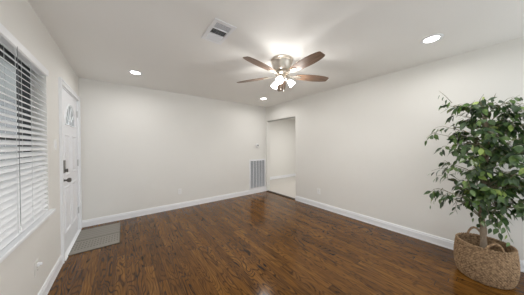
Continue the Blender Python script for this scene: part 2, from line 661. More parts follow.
baseboard('baseboard_left', 'x', XL, 1, YR, 2.979)
baseboard('baseboard_back', 'y', YB, -1, XL, XR)
baseboard('baseboard_right', 'x', XR, -1, YR, OY0)

# ------------------------------------------------------------------ window_1 with dark frame, glass, stool
FX = XL - 0.115
w1 = MB()
fy0, fy1, fz0, fz1 = WY0, WY1, WZ0, WZ1
w1.box((FX - 0.03, fy1 - 0.035, fz0), (FX + 0.02, fy1, fz1))
w1.box((FX - 0.03, fy0, fz0), (FX + 0.02, fy0 + 0.035, fz1))
w1.box((FX - 0.03, fy0, fz0), (FX + 0.02, fy1, fz0 + 0.04))
w1.box((FX - 0.03, fy0, fz1 - 0.04), (FX + 0.02, fy1, fz1))
win = struct(w1.build('window_1', M['bronze'], bevel=0.003))
mid_y = (fy0 + fy1) / 2
for sa, sb in ((fy0 + 0.06, mid_y - 0.01), (mid_y + 0.01, fy1 - 0.13)):
    s = MB()
    x0, x1 = FX - 0.010, FX + 0.004
    za, zb = fz0 + 0.04, fz1 - 0.04
    s.box((x0, sa, za), (x1, sa + 0.045, zb)).box((x0, sb - 0.045, za), (x1, sb, zb))
    s.box((x0, sa, za), (x1, sb, za + 0.045)).box((x0, sa, zb - 0.045), (x1, sb, zb))
    s.box((x0, sa, (za + zb) / 2 - 0.02), (x1, sb, (za + zb) / 2 + 0.02))
    s.build('sash', M['bronze'], win)
MB().box((FX - 0.004, fy0 + 0.035, fz0 + 0.04), (FX, fy1 - 0.035, fz1 - 0.04)).build('pane', M['glass'], win)
# reveal lining and stool
struct(MB().box((FX + 0.02, WY0, WZ0 - 0.004), (XL, WY1, WZ0 + 0.006)).build('trim_3', M['trim']))
struct(MB().box((XL - 0.02, WY0 - 0.05, 0.688), (XL + 0.036, WY1 + 0.058, 0.716)).build('window_sill', M['trim'], bevel=0.006))

# ------------------------------------------------------------------ blind
BX = XL - 0.018
BY0, BY1 = WY0 + 0.01, WY1 - 0.012
blind = thing('window_blind', 'white horizontal slat blind covering the window on the left wall', 'window blind',
              (BX, (BY0 + BY1) / 2, 0.74))
LB = Vector(blind.location)


def loc_build(mb, name, mats, parent, **k):
    """mesh given in world coordinates, parented to an empty at its location"""
    L = Vector(parent.location)
    mb.v = [tuple(Vector(v) - L) for v in mb.v]
    return mb.build(name, mats, parent, **k)


vb = MB()
vb.prism([(XL + 0.006, 1.978), (XL + 0.016, 1.985), (XL + 0.018, 2.034), (XL + 0.010, 2.043), (XL + 0.006, 2.043)],
         BY0, BY1 + 0.004, 'y')
loc_build(vb, 'valance', M['slat'], blind)
loc_build(MB().box((XL - 0.045, BY0, 1.99), (XL + 0.004, BY1, 2.035)), 'headrail', M['slat'], blind, bevel=0.002)
PITCHZ, TILT = 0.0432, radians(37)
z = 1.955
sl_me = None
k = 0
while z > 0.750:
    b = MB()
    n = 5
    vs = []
    for yy in (BY0, BY1):
        for i in range(n):
            t = (i / (n - 1) - 0.5)
            crown = 0.0022 * (1 - (2 * t) ** 2)
            for th in (0.0, 0.0028):
                lx, lz = t * 0.050, crown + th
                # room edge (positive x) hangs lower, outer edge higher
                vs.append((lx * cos(TILT) + lz * sin(TILT), yy - (BY0 + BY1) / 2, -lx * sin(TILT) + lz * cos(TILT)))
    fs = []
    m2 = 2 * n
    for i in range(n - 1):
        a = 2 * i
        fs.append((a, a + 2, m2 + a + 2, m2 + a))
        fs.append((a + 1, m2 + a + 1, m2 + a + 3, a + 3))
        fs.append((a, a + 1, a + 3, a + 2))
        fs.append((m2 + a, m2 + a + 2, m2 + a + 3, m2 + a + 1))
    fs.append((0, m2, m2 + 1, 1))
    fs.append((2 * n - 2, 2 * n - 1, m2 + 2 * n - 1, m2 + 2 * n - 2))
    if sl_me is None:
        b.add(vs, fs)
        o = b.build('slat', M['slat'], blind)
        sl_me = o.data
    else:
        o = bpy.data.objects.new('slat', sl_me)
        COL.objects.link(o)
        o.parent = blind
    o.location = (0, 0, z - LB.z)
    z -= PITCHZ
    k += 1
loc_build(MB().box((-0.024, BY0, -0.005), (0.024, BY1, 0.005), mt=Matrix.Translation((BX, 0, 0.7375)) @ Matrix.Rotation(TILT * 0.8, 4, 'Y')),
          'bottom_rail', M['slat'], blind, bevel=0.003)
for ly in (2.205, 1.955, 1.40, 0.95):
    b = MB()
    for xx in (BX + 0.0225, BX - 0.0225):
        b.box((xx - 0.0008, ly - 0.0022, 0.742), (xx + 0.0008, ly + 0.0022, 1.99))
    loc_build(b, 'ladder_cord', M['cord'], blind)
b = MB()
b.tube([(XL + 0.020, 1.935, 1.985), (XL + 0.020, 1.937, 1.4), (XL + 0.020, 1.940, 0.79)], 0.0016, 6)
loc_build(b, 'pull_cord', M['wand'], blind)
b = MB()
b.lathe([(0.002, 0.03), (0.0035, 0.02), (0.006, 0.0)], 10, mt=Matrix.Translation((XL + 0.020, 1.940, 0.762)), cap0=True, cap1=True)
loc_build(b, 'cord_tassel', M['plate'], blind)

# ------------------------------------------------------------------ door_1
cas = MB()
CW, CWR = 0.055, 0.075
cx0, cx1 = XL, XL + 0.018


def u_frame(o, i, x0, x1):
    """mitred casing: outer (ya, yb, ztop) and inner (ya, yb, ztop)"""
    P_ = [(o[0], 0), (o[0], o[2]), (o[1], o[2]), (o[1], 0)]
    Q_ = [(i[0], 0), (i[0], i[2]), (i[1], i[2]), (i[1], 0)]
    vs = [(x, *p) for x in (x0, x1) for p in P_ + Q_]
    fs = []
    for k_ in range(3):
        fs += [(k_, k_ + 1, k_ + 5, k_ + 4), (8 + k_, 8 + k_ + 1, 8 + k_ + 5, 8 + k_ + 4),
               (k_, k_ + 1, 8 + k_ + 1, 8 + k_), (4 + k_, 4 + k_ + 1, 12 + k_ + 1, 12 + k_)]
    fs += [(0, 4, 12, 8), (3, 7, 15, 11)]
    cas.add(vs, fs)


u_frame((DY0 - CW, DY1 + CWR, DZ1 + CW), (DY0 + 0.004, DY1 - 0.004, DZ1 - 0.004), cx0, cx1)
u_frame((DY0 - CW, DY1 + CWR, DZ1 + CW), (DY0 - CW + 0.016, DY1 + CWR - 0.016, DZ1 + CW - 0.016), cx1 + 0.0002, cx1 + 0.006)
struct(cas.build('trim_door', M['trim']))
jb = MB()
jb.box((XL - 0.15, DY0, 0), (XL + 0.002, DY0 + 0.018, DZ1)).box((XL - 0.15, DY1 - 0.018, 0), (XL + 0.002, DY1, DZ1))
jb.box((XL - 0.15, DY0, DZ1 - 0.018), (XL + 0.002, DY1, DZ1))
jb.box((XL - 0.08, DY0 + 0.018, 0), (XL - 0.052, DY0 + 0.030, DZ1 - 0.018))
struct(jb.build('trim_4', M['trim']))
struct(MB().prism([(XL - 0.15, 0), (XL + 0.028, 0), (XL + 0.026, 0.008), (XL - 0.004, 0.026), (XL - 0.15, 0.026)],
                  DY0, DY1, 'y').build('trim_5', M['trim']))

sy0, sy1, sz0, sz1 = DY0 + 0.021, DY1 - 0.021, 0.030, DZ1 - 0.021
SF = XL - 0.004           # room face of the slab
SB = SF - 0.044
# fan light arc in the slab
fcy, frw, frh, fz = 3.535, 0.262, 0.262, 1.605
arc = [(fcy + frw * cos(a), fz + frh * sin(a)) for a in [pi * i / 20 for i in range(21)]]


def door_slab():
    b = MB()
    for xx in (SF, SB):
        # faces around a half-round hole: lower strip, then side/top fans
        b.add([(xx, sy0, sz0), (xx, sy1, sz0), (xx, sy1, fz), (xx, sy0, fz)], [(0, 1, 2, 3)])
        outer = []
        for y_, z_ in arc:
            d = Vector((y_ - fcy, z_ - fz))
            a = atan2(d.y, d.x)
            ca, sa = cos(a), sin(a)
            ts = []
            if ca > 1e-6:
                ts.append((sy1 - fcy) / ca)
            if ca < -1e-6:
                ts.append((sy0 - fcy) / ca)
            if sa > 1e-6:
                ts.append((sz1 - fz) / sa)
            t = min(ts)
            outer.append((fcy + ca * t, fz + sa * t))
        vs = [(xx, *p) for p in arc] + [(xx, *p) for p in outer]
        n = len(arc)
        fs = [(i, i + 1, n + i + 1, n + i) for i in range(n - 1)]
        b.add(vs, fs)
        # corners of the top
        for (cy_, cz_) in ((sy1, sz1), (sy0, sz1)):
            for i in range(n - 1):
                p, q = outer[i], outer[i + 1]
                if abs(p[0] - q[0]) > 1e-4 and abs(p[1] - q[1]) > 1e-4 and abs((cy_ - p[0])) + abs(cy_ - q[0]) < 0.5:
                    b.add([(xx, *p), (xx, *q), (xx, cy_, cz_)], [(0, 1, 2)])
    # edges
    per = [(sy0, sz0), (sy1, sz0), (sy1, sz1), (sy0, sz1)]
    for i in range(4):
        p, q = per[i], per[(i + 1) % 4]
        b.add([(SF, *p), (SF, *q), (SB, *q), (SB, *p)], [(0, 1, 2, 3)])
    ring = arc
    for i in range(len(ring)):
        p, q = ring[i], ring[(i + 1) % len(ring)]
        b.add([(SF, *p), (SF, *q), (SB, *q), (SB, *p)], [(0, 1, 2, 3)])
    # moulded panels
    for (ya, yb) in ((3.185, 3.475), (3.555, 3.845)):
        for (za, zb) in ((0.96, 1.475), (0.265, 0.83)):
            mo = [(ya, za), (yb, za), (yb, zb), (ya, zb)]
            for (ins, w, h1) in ((0.0, 0.022, 0.010), (0.040, 0.0, 0.006)):
                if w:
                    o_ = [(ya + ins, za + ins), (yb - ins, za + ins), (yb - ins, zb - ins), (ya + ins, zb - ins)]
                    m_ = [(ya + ins + w / 2, za + ins + w / 2), (yb - ins - w / 2, za + ins + w / 2),
                          (yb - ins - w / 2, zb - ins - w / 2), (ya + ins + w / 2, zb - ins - w / 2)]
                    i_ = [(ya + ins + w, za + ins + w), (yb - ins - w, za + ins + w),
                          (yb - ins - w, zb - ins - w), (ya + ins + w, zb - ins - w)]
                    vs = [(SF, *p) for p in o_] + [(SF + h1, *p) for p in m_] + [(SF, *p) for p in i_]
                    fs = []
                    for i in range(4):
                        j = (i + 1) % 4
                        fs += [(i, j, 4 + j, 4 + i), (4 + i, 4 + j, 8 + j, 8 + i)]
                    b.add(vs, fs)
                else:
                    o_ = [(ya + ins, za + ins), (yb - ins, za + ins), (yb - ins, zb - ins), (ya + ins, zb - ins)]
                    e = 0.022
                    i_ = [(ya + ins + e, za + ins + e), (yb - ins - e, za + ins + e),
                          (yb - ins - e, zb - ins - e), (ya + ins + e, zb - ins - e)]
                    vs = [(SF, *p) for p in o_] + [(SF + h1, *p) for p in i_]
                    b.add(vs, [(i, (i + 1) % 4, 4 + (i + 1) % 4, 4 + i) for i in range(4)] + [(4, 5, 6, 7)])
    return b


door = struct(door_slab().build('door_1', M['door']))
fr = MB()
# fan light frame, hub and spokes
oa = [(fcy + (frw + 0.018) * cos(a), fz + (frh + 0.018) * sin(a)) for a in [pi * i / 24 for i in range(25)]]
fr.tube([(SF + 0.002, *p) for p in oa], 0.009, 8)
fr.tube([(SF + 0.002, fcy - frw - 0.018, fz - 0.004), (SF + 0.002, fcy + frw + 0.018, fz - 0.004)], 0.009, 8)
ia = [(fcy + 0.075 * cos(a), fz + 0.075 * sin(a)) for a in [pi * i / 12 for i in range(13)]]
fr.tube([(SF - 0.004, *p) for p in ia], 0.006, 6)
for a in (36, 72, 108, 144):
    a = radians(a)
    fr.tube([(SF - 0.004, fcy + 0.075 * cos(a), fz + 0.075 * sin(a)), (SF - 0.004, fcy + frw * cos(a), fz + frh * sin(a))], 0.006, 6)
fr.build('fan_light_frame', M['trim'], door, smooth=True)
MB().prism(arc, SF - 0.012, SF - 0.008, 'x').build('pane', M['frosted'], door)
# keypad deadbolt
kp = MB().box((SF, 3.068, 1.010), (SF + 0.024, 3.145, 1.160))
kpo = kp.build('keypad_lock', M['pewter'], door, bevel=0.006)
MB().box((SF + 0.024, 3.080, 1.078), (SF + 0.0265, 3.134, 1.150)).build('keypad', M['greyplastic'], kpo, bevel=0.001)
mt = Matrix.Translation((SF + 0.024, 3.107, 1.040)) @ Matrix.Rotation(pi / 2, 4, 'Y')
t_ = MB().lathe([(0.016, 0), (0.016, 0.008), (0.006, 0.010)], 20, mt=mt, cap1=True)
t_.box((SF + 0.034, 3.102, 1.020), (SF + 0.048, 3.112, 1.060))
t_.build('thumb_turn', M['pewter'], kpo, smooth=True)
mt = Matrix.Translation((SF, 3.100, 0.925)) @ Matrix.Rotation(pi / 2, 4, 'Y')
MB().lathe([(0.0, 0), (0.033, 0.0), (0.033, 0.004), (0.026, 0.010), (0.012, 0.014), (0.010, 0.034), (0.020, 0.042), (0.027, 0.054),
            (0.026, 0.066), (0.018, 0.074), (0.0, 0.076)], 24, mt=mt).build('door_knob', M['pewter'], door, smooth=True)
for hz in (0.33, 1.07, 1.82):
    hb = MB().box((SF - 0.001, sy1 - 0.030, hz - 0.045), (SF + 0.002, sy1 + 0.0, hz + 0.045))
    hb.tube([(SF + 0.006, sy1 + 0.003, hz - 0.05), (SF + 0.006, sy1 + 0.003, hz + 0.05)], 0.0065, 10)
    hb.build('hinge', M['hinge'], door, smooth=True)

# ------------------------------------------------------------------ doormat
mt_ = thing('doormat', 'grey woven doormat with patterned bands on the floor at the front door', 'doormat', (-0.306, 3.56, 0.0))
b = MB()
nx, ny = 20, 34
b.box((-0.242, -0.412, 0.001), (0.242, 0.412, 0.007))
b.build('mat_body', M['mat'], mt_, bevel=0.002)
b = MB()
for a_, c_ in (((-0.247, -0.418), (0.247, -0.408)), ((-0.247, 0.408), (0.247, 0.418)),
               ((-0.247, -0.418), (-0.240, 0.418)), ((0.240, -0.418), (0.247, 0.418))):
    b.box((a_[0], a_[1], 0.0005), (c_[0], c_[1], 0.0085))
b.build('binding', M['matedge'], mt_)


# ------------------------------------------------------------------ switch, outlets, thermostat
def wall_frame(axis, sgn):
    """matrix: local x = along wall, local y = up, local z = out of the wall"""
    if axis == 'x':
        return Matrix(((0, 0, sgn, 0), (sgn * -1 * -1, 0, 0, 0), (0, 1, 0, 0), (0, 0, 0, 1)))
    return Matrix(((1, 0, 0, 0), (0, 0, sgn, 0), (0, 1, 0, 0), (0, 0, 0, 1)))


def plate_thing(name, label, cat, pos, axis, sgn, kind, pm='plate'):
    t = thing(name, label, cat, pos)
    R_ = wall_frame(axis, sgn)
    MB().box((-0.036, -0.058, 0), (0.036, 0.058, 0.006), mt=R_).build('cover_plate', M[pm], t, bevel=0.002)
    if kind == 'switch':
        o = MB().box((-0.017, -0.033, 0.004), (0.017, 0.033, 0.010), mt=R_).build('rocker', M['trim'], t, bevel=0.002)
    else:
        for s in (-1, 1):
            poly = [(0.017 * cos(a) * 1.0, s * 0.020 + 0.015 * sin(a)) for a in [2 * pi * i / 16 for i in range(16)]]
            o = MB().prism(poly, 0.005, 0.0075, 'z', mt=R_).build('receptacle', M[pm], t)
            sb = MB()
            for dx in (-0.0065, 0.0065):
                sb.box((dx - 0.001, s * 0.020 - 0.003, 0.0072), (dx + 0.001, s * 0.020 + 0.005, 0.0080), mt=R_)
            sb.build('slot', M['slot'], o)
        MB().lathe([(0.003, 0.0055), (0.003, 0.0068)], 10, mt=R_, cap1=True).build('screw', M['greyplastic'], t)
    return t


plate_thing('light_switch', 'white rocker light switch on the wall between blind and front door', 'light switch',
            (XL, 2.815, 1.345), 'x', 1, 'switch')
plate_thing('wall_outlet', 'white outlet cover low on the left wall under the blind', 'outlet', (XL, 2.265, 0.345), 'x', 1, 'outlet', 'platepaint')
plate_thing('wall_outlet', 'white outlet cover low on the back wall', 'outlet', (0.935, YB, 0.355), 'y', -1, 'outlet')
plate_thing('wall_outlet', 'white outlet cover on the right wall beside the hall opening', 'outlet', (XR, 2.33, 0.345), 'x', -1, 'outlet')
ng = thing('plug_cap', 'small white cap plugged into the outlet under the blind', 'plug', (XL + 0.0085, 2.265, 0.367))
MB().box((-0.001, -0.014, -0.012), (0.014, 0.014, 0.014)).build('plug_body', M['trim'], ng, bevel=0.004)
MB().box((0.014, -0.004, -0.008), (0.026, 0.004, 0.010)).build('grip', M['trim'], ng, bevel=0.002)

th = thing('thermostat', 'small round white thermostat above the return air grille', 'thermostat', (2.985, YB, 1.322))
R_ = wall_frame('y', -1)
MB().lathe([(0.0, 0), (0.064, 0.0), (0.064, 0.004), (0.060, 0.007)], 28, mt=R_, cap1=True).build('wall_plate', M['plate'], th, smooth=True)
MB().lathe([(0.052, 0.006), (0.052, 0.020), (0.047, 0.025)], 28, mt=R_, cap1=True).build('dial', M['plate'], th, smooth=True)
MB().box((-0.030, 0.002, 0.0245), (0.030, 0.026, 0.0262), mt=R_).build('display', M['slot'], th)
MB().box((-0.034, -0.034, 0.0245), (0.034, -0.020, 0.0262), mt=R_).build('lever', M['greyplastic'], th)

# ------------------------------------------------------------------ return-air grille (back wall)
gr = thing('return_air_grille', 'tall white louvered return air grille low on the back wall by the corner', 'air grille',
           ((GX0 + GX1) / 2, YB, 0.108))
b = MB()
ox0, ox1, oz0, oz1 = GX0 - 0.034, GX1 + 0.036, 0.1135, GZ1 + 0.036
b.box((ox0, YB - 0.010, oz0), (GX0 + 0.004, YB - 0.0005, oz1)).box((GX1 - 0.004, YB - 0.010, oz0), (ox1, YB - 0.0005, oz1))
b.box((GX0, YB - 0.010, oz0), (GX1, YB - 0.0005, GZ0 + 0.004)).box((GX0, YB - 0.010, GZ1 - 0.004), (GX1, YB - 0.0005, oz1))
loc_build(b, 'frame', M['ventwhite'], gr, bevel=0.002)
lv = None
zz = GZ0 + 0.014
while zz < GZ1 - 0.006:
    if lv is None:
        b = MB()
        hw = (GX1 - GX0) / 2
        b.add([(-hw, -0.004, 0.0), (hw, -0.004, 0.0), (hw, 0.014, 0.009), (-hw, 0.014, 0.009),
               (-hw, -0.004, -0.0012), (hw, -0.004, -0.0012), (hw, 0.014, 0.0078), (-hw, 0.014, 0.0078)],
              [(0, 1, 2, 3), (7, 6, 5, 4), (0, 4, 5, 1), (1, 5, 6, 2), (2, 6, 7, 3), (3, 7, 4, 0)])
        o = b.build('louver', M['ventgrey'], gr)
        lv = o.data
    else:
        o = bpy.data.objects.new('louver', lv)
        COL.objects.link(o)
        o.parent = gr
    o.location = (0, 0, zz - 0.108)
    zz += 0.0150
for i in range(1, 5):
    xr = GX0 + (GX1 - GX0) * i / 5
    loc_build(MB().box((xr - 0.007, YB - 0.009, GZ0), (xr + 0.007, YB + 0.003, GZ1)), 'mullion', M['ventwhite'], gr)
b = MB()
b.box((GX0 - 0.0, YB + 0.035, GZ0), (GX1 + 0.0, YB + 0.045, GZ1))
loc_build(b, 'filter', M['filter'], gr)

# ------------------------------------------------------------------ ceiling supply register
rg = thing('ceiling_register', 'white rectangular supply air register set in the ceiling', 'air vent',
           ((RX0 + RX1) / 2, (RY0 + RY1) / 2, H))
b = MB()
b.box((RX0 - 0.030, RY0 - 0.034, H - 0.007), (RX0 + 0.003, RY1 + 0.034, H - 0.0003))
b.box((RX1 - 0.003, RY0 - 0.034, H - 0.007), (RX1 + 0.030, RY1 + 0.034, H - 0.0003))
b.box((RX0, RY0 - 0.034, H - 0.007), (RX1, RY0 + 0.003, H - 0.0003))
b.box((RX0, RY1 - 0.003, H - 0.007), (RX1, RY1 + 0.034, H - 0.0003))
for yy in (1.632, 1.732):
    b.box((RX0, yy - 0.005, H - 0.008), (RX1, yy + 0.005, H + 0.004))
loc_build(b, 'frame', M['ventwhite'], rg, bevel=0.0015)
for bi, (ya, yb, ang) in enumerate(((RY0 + 0.004, 1.626, 8), (1.638, 1.726, 38), (1.738, RY1 - 0.004, -50))):
    nn = 5
    for i in range(nn):
        yc = ya + (yb - ya) * (i + 0.5) / nn
        mt = Matrix.Translation((0, yc, H - 0.001)) @ Matrix.Rotation(radians(ang), 4, 'X')
        b = MB().box((RX0 + 0.001, -0.0085, -0.0006), (RX1 - 0.001, 0.0085, 0.0006), mt=mt)
        loc_build(b, 'louver', M['ventwhite'] if bi != 0 else M['ventgrey'], rg)  # first bank greyer: its shade is put into the louver colour
b = MB()
b.box((RX0 + 0.001, RY0 + 0.001, H + 0.10), (RX1 - 0.001, RY1 - 0.001, H + 0.115))
b.box((RX0 + 0.0005, RY0 + 0.001, H + 0.010), (RX0 + 0.002, RY1 - 0.001, H + 0.10)).box((RX1 - 0.002, RY0 + 0.001, H + 0.010), (RX1 - 0.0005, RY1 - 0.001, H + 0.10))
b.box((RX0 + 0.001, RY0 + 0.0005, H + 0.010), (RX1 - 0.001, RY0 + 0.002, H + 0.10)).box((RX0 + 0.001, RY1 - 0.002, H + 0.010), (RX1 - 0.001, RY1 - 0.0005, H + 0.10))
loc_build(b, 'duct', M['ductdark'], rg)


# ------------------------------------------------------------------ recessed downlights
def downlight(x, y, label, on=True):
    t = thing('recessed_light', label, 'ceiling light', (x, y, H), group='recessed lights in the ceiling')
    MB().lathe([(0.059, -0.0015), (0.064, -0.006), (0.086, -0.006), (0.092, -0.003), (0.093, -0.0003)], 36).build(
        'trim_ring', M['trim'], t, smooth=True)
    MB().lathe([(0.0001, -0.004), (0.060, -0.004)], 36).build('lens', M['lens'], t)
    ld = bpy.data.lights.new('downlight_lamp', 'AREA')
    ld.shape = 'DISK'
    ld.size = 0.12
    ld.spread = radians(168)
    ld.energy = DOWNLIGHT_W
    ld.color = (1.0, 0.98, 0.955)
    lo = bpy.data.objects.new('lamp', ld)
    COL.objects.link(lo)
    lo.parent = t
    lo.location = (0, 0, -0.012)
    return t


downlight(0.148, 3.35, 'round recessed light nearest the front door corner')
downlight(2.588, 0.439, 'round recessed light over the potted ficus, right of the fan')
downlight(2.646, 3.40, 'round recessed light nearest the hall opening, beyond the fan')
downlight(0.148, 0.439, 'round recessed light nearest the window blind')

# ------------------------------------------------------------------ ceiling fan
FCX, FCY, FBZ = 1.648, 1.724, 2.236
fan = thing('ceiling_fan', 'flush-mount ceiling fan with five brown blades and three lit glass shades', 'ceiling fan', (FCX, FCY, H))
zc = -H
MB().lathe([(0.0, -0.0003), (0.138, -0.0003), (0.145, -0.005), (0.145, -0.016), (0.138, -0.022), (0.137, -0.040), (0.130, -0.046),
            (0.122, -0.090), (0.110, -0.125), (0.092, -0.146), (0.0, -0.150)], 48).build('motor_housing', M['nickel'], fan, smooth=True)
MB().lathe([(0.0, -0.150), (0.060, -0.150), (0.060, -0.170), (0.088, -0.176), (0.092, -0.192), (0.080, -0.206),
            (0.0, -0.206)], 40).build('flywheel', M['nickel'], fan, smooth=True)
BZ = FBZ - H
BASE = 47.7
blade_me = iron_me = None
for i in range(5):
    ang = radians(BASE + 72 * i)
    if blade_me is None:
        # blade outline in local x (outward)
        xs = [0.185, 0.20, 0.24, 0.32, 0.40, 0.48, 0.56, 0.61, 0.650, 0.664]
        hw = [0.034, 0.048, 0.056, 0.064, 0.069, 0.071, 0.066, 0.058, 0.046, 0.034]
        poly = [(x, w) for x, w in zip(xs, hw)] + [(x, -w) for x, w in list(zip(xs, hw))[::-1]]
        P = Matrix.Rotation(radians(-12), 4, 'X')
        ob = MB().prism(poly, -0.003, 0.003, 'z', mt=P).build('blade', M['blade'], fan, bevel=0.0015)
        blade_me = ob.data
    else:
        ob = bpy.data.objects.new('blade', blade_me)
        COL.objects.link(ob)
        ob.parent = fan
        md = ob.modifiers.new('bevel', 'BEVEL')
        md.width = 0.0015
        md.segments = 2
        md.limit_method = 'ANGLE'
    ob.rotation_euler = (0, 0, ang)
    ob.location = (0, 0, BZ)
    if iron_me is None:
        b = MB()
        pl = [(0.070, 0.014), (0.13, 0.012), (0.175, 0.018), (0.205, 0.036), (0.235, 0.034), (0.262, 0.016), (0.270, 0.0)]
        pl = pl + [(x, -y) for x, y in pl[::-1][1:]]
        P = Matrix.Rotation(radians(-12), 4, 'X')
        b.prism(pl, -0.0085, -0.0035, 'z', mt=P)
        for sx, sy in ((0.212, 0.020), (0.212, -0.020), (0.252, 0.0)):
            b.lathe([(0.005, -0.012), (0.006, -0.0085)], 10, mt=P @ Matrix.Translation((sx, sy, 0)), cap0=True)
        oi = b.build('blade_iron', M['nickel'], fan, bevel=0.001)
        iron_me = oi.data
    else:
        oi = bpy.data.objects.new('blade_iron', iron_me)
        COL.objects.link(oi)
        oi.parent = fan
    oi.rotation_euler = (0, 0, ang)
    oi.location = (0, 0, BZ)
MB().lathe([(0.0, -0.205), (0.050, -0.205), (0.052, -0.222), (0.066, -0.232), (0.068, -0.252), (0.058, -0.268), (0.030, -0.280),
            (0.014, -0.292), (0.0, -0.294)], 36).build('light_kit', M['nickel'], fan, smooth=True)
for i in range(3):
    ang = radians(214 + 120 * i)
    d = Vector((cos(ang), sin(ang), 0))
    tilt = radians(46)
    axis_ = (d * sin(tilt) + Vector((0, 0, -cos(tilt)))).normalized()
    p0 = d * 0.060 + Vector((0, 0, -0.250))
    neck = p0 + d * 0.020
    q = Vector((0, 0, 1)).rotation_difference(axis_).to_matrix().to_4x4()
    arm = MB().tube([d * 0.050 + Vector((0, 0, -0.245)), p0 + d * 0.004, neck + axis_ * 0.012], 0.009, 10)
    arm.lathe([(0.010, 0.0), (0.024, 0.006), (0.026, 0.026), (0.022, 0.030)], 24, mt=Matrix.Translation(neck) @ q, cap0=True, cap1=True)
    arm_o = arm.build('shade_holder', M['nickel'], fan, smooth=True)
    prof = [(0.021, 0.020), (0.027, 0.028), (0.032, 0.044), (0.036, 0.064), (0.041, 0.084), (0.047, 0.098)]
    inner = [(r - 0.003, z_) for r, z_ in prof[::-1]]
    MB().lathe(prof + inner, 28, mt=Matrix.Translation(neck) @ q).build('glass_shade', M['shade'], fan, smooth=True)
    bl = neck + axis_ * 0.075
    MB().lathe([(0.0, 0.028), (0.012, 0.032), (0.015, 0.050), (0.021, 0.064), (0.022, 0.074), (0.016, 0.086), (0.0, 0.091)], 18,
               mt=Matrix.Translation(neck) @ q).build('bulb', M['bulb'], fan, smooth=True)
    gd = bpy.data.lights.new('globe_lamp', 'POINT')
    gd.energy = GLOBE_W
    gd.color = (1.0, 0.985, 0.955)
    gd.shadow_soft_size = 0.045
    go = bpy.data.objects.new('globe_lamp', gd)
    COL.objects.link(go)
    go.parent = fan
    go.location = neck + axis_ * 0.150
    pd = bpy.data.lights.new('bulb_lamp', 'SPOT')
    pd.spot_size = radians(179)
    pd.spot_blend = 0.25
    pd.energy = BULB_W
    pd.color = (1.0, 0.985, 0.955)
    pd.shadow_soft_size = 0.035
    po = bpy.data.objects.new('bulb_lamp', pd)
    COL.objects.link(po)
    po.parent = fan
    po.location = neck + axis_ * 0.125
    po.rotation_euler = Vector((0, 0, -1)).rotation_difference((d * 0.27 + Vector((0, 0, -1))).normalized()).to_euler()
for (dx, dy, ln) in ((0.010, -0.016, 0.115), (-0.014, 0.010, 0.09)):
    b = MB()
    n_ = int(ln / 0.008)
    b.tube([(dx, dy, -0.285), (dx, dy, -0.285 - ln)], 0.0010, 5)
    b.lathe([(0.001, 0.016), (0.004, 0.010), (0.005, 0.002), (0.0, 0.0)], 10, mt=Matrix.Translation((dx, dy, -0.285 - ln - 0.012)))
    b.build('pull_chain', M['nickel'], fan, smooth=True)

# ------------------------------------------------------------------ wicker basket
BCX, BCY = 2.862, 0.087
bk = thing('wicker_basket', 'round brown woven seagrass basket with two arched handles on the floor', 'basket', (BCX, BCY, 0))


def brad(z_):
    t = z_ / 0.345
    return 0.166 + 0.029 * sin(pi * min(1, t * 0.9) ** 0.7) + 0.018 * t


def basket_body():
    b = MB()
    NT, ROWS, SUB = 216, 27, 4
    nz = ROWS * SUB
    stakes = 54
    vs, fs = [], []
    for j in range(nz + 1):
        z_ = 0.004 + 0.336 * j / nz
        row = j // SUB
        ph = (j % SUB) / SUB
        for i in range(NT):
            a = 2 * pi * i / NT
            w = cos(a * stakes / 1 + (pi if row % 2 else 0))
            rr = brad(z_) + 0.0055 * sin(pi * ph) * (0.5 + 0.5 * w) + 0.0035 * w * sin(pi * ph)
            vs.append((rr * cos(a), rr * sin(a), z_))
    for j in range(nz):
        for i in range(NT):
            i2 = (i + 1) % NT
            fs.append((j * NT + i, j * NT + i2, (j + 1) * NT + i2, (j + 1) * NT + i))
    # inner wall
    o = len(vs)
    m = 10
    for j in range(m + 1):
        z_ = 0.340 - 0.32 * j / m
        for i in range(NT):
            a = 2 * pi * i / NT
            rr = brad(z_) - 0.012 + 0.002 * cos(a * stakes)
            vs.append((rr * cos(a), rr * sin(a), z_))
    for i in range(NT):
        i2 = (i + 1) % NT
        fs.append((nz * NT + i, nz * NT + i2, o + i2, o + i))
    for j in range(m):
        for i in range(NT):
            i2 = (i + 1) % NT
            fs.append((o + j * NT + i, o + j * NT + i2, o + (j + 1) * NT + i2, o + (j + 1) * NT + i))
    fs.append(tuple(range(NT))[::-1])
    fs.append(tuple(o + m * NT + i for i in range(NT)))
    b.add(vs, fs)
    return b


basket_body().build('woven_body', M['wicker'], bk, smooth=True)
b = MB()
for s in (0, 1):
    pts = []
    for i in range(150):
        a = 2 * pi * i / 150
        tw = a * 26 + s * pi
        rr = brad(0.34) - 0.004 + 0.006 * cos(tw)
        pts.append((rr * cos(a), rr * sin(a), 0.342 + 0.006 * sin(tw)))
    b.tube(pts, 0.0065, 6, closed=True)
b.build('rim', M['wicker'], bk, smooth=True)
for hang in (radians(22), radians(202)):
    b = MB()
    rr0 = brad(0.33) - 0.006
    for s in range(3):
        pts = []
        for i in range(41):
            t = i / 40
            a = hang + (t - 0.5) * 2 * 0.36
            z_ = 0.300 + 0.118 * sin(pi * t) ** 0.7
            tw = t * 30 + s * 2 * pi / 3
            r_ = rr0 + 0.010 * sin(pi * t) + 0.005 * cos(tw)
            pts.append((r_ * cos(a), r_ * sin(a), z_ + 0.005 * sin(tw)))
        b.tube(pts, 0.0072, 6)
    b.build('handle', M['wicker'], bk, smooth=True)

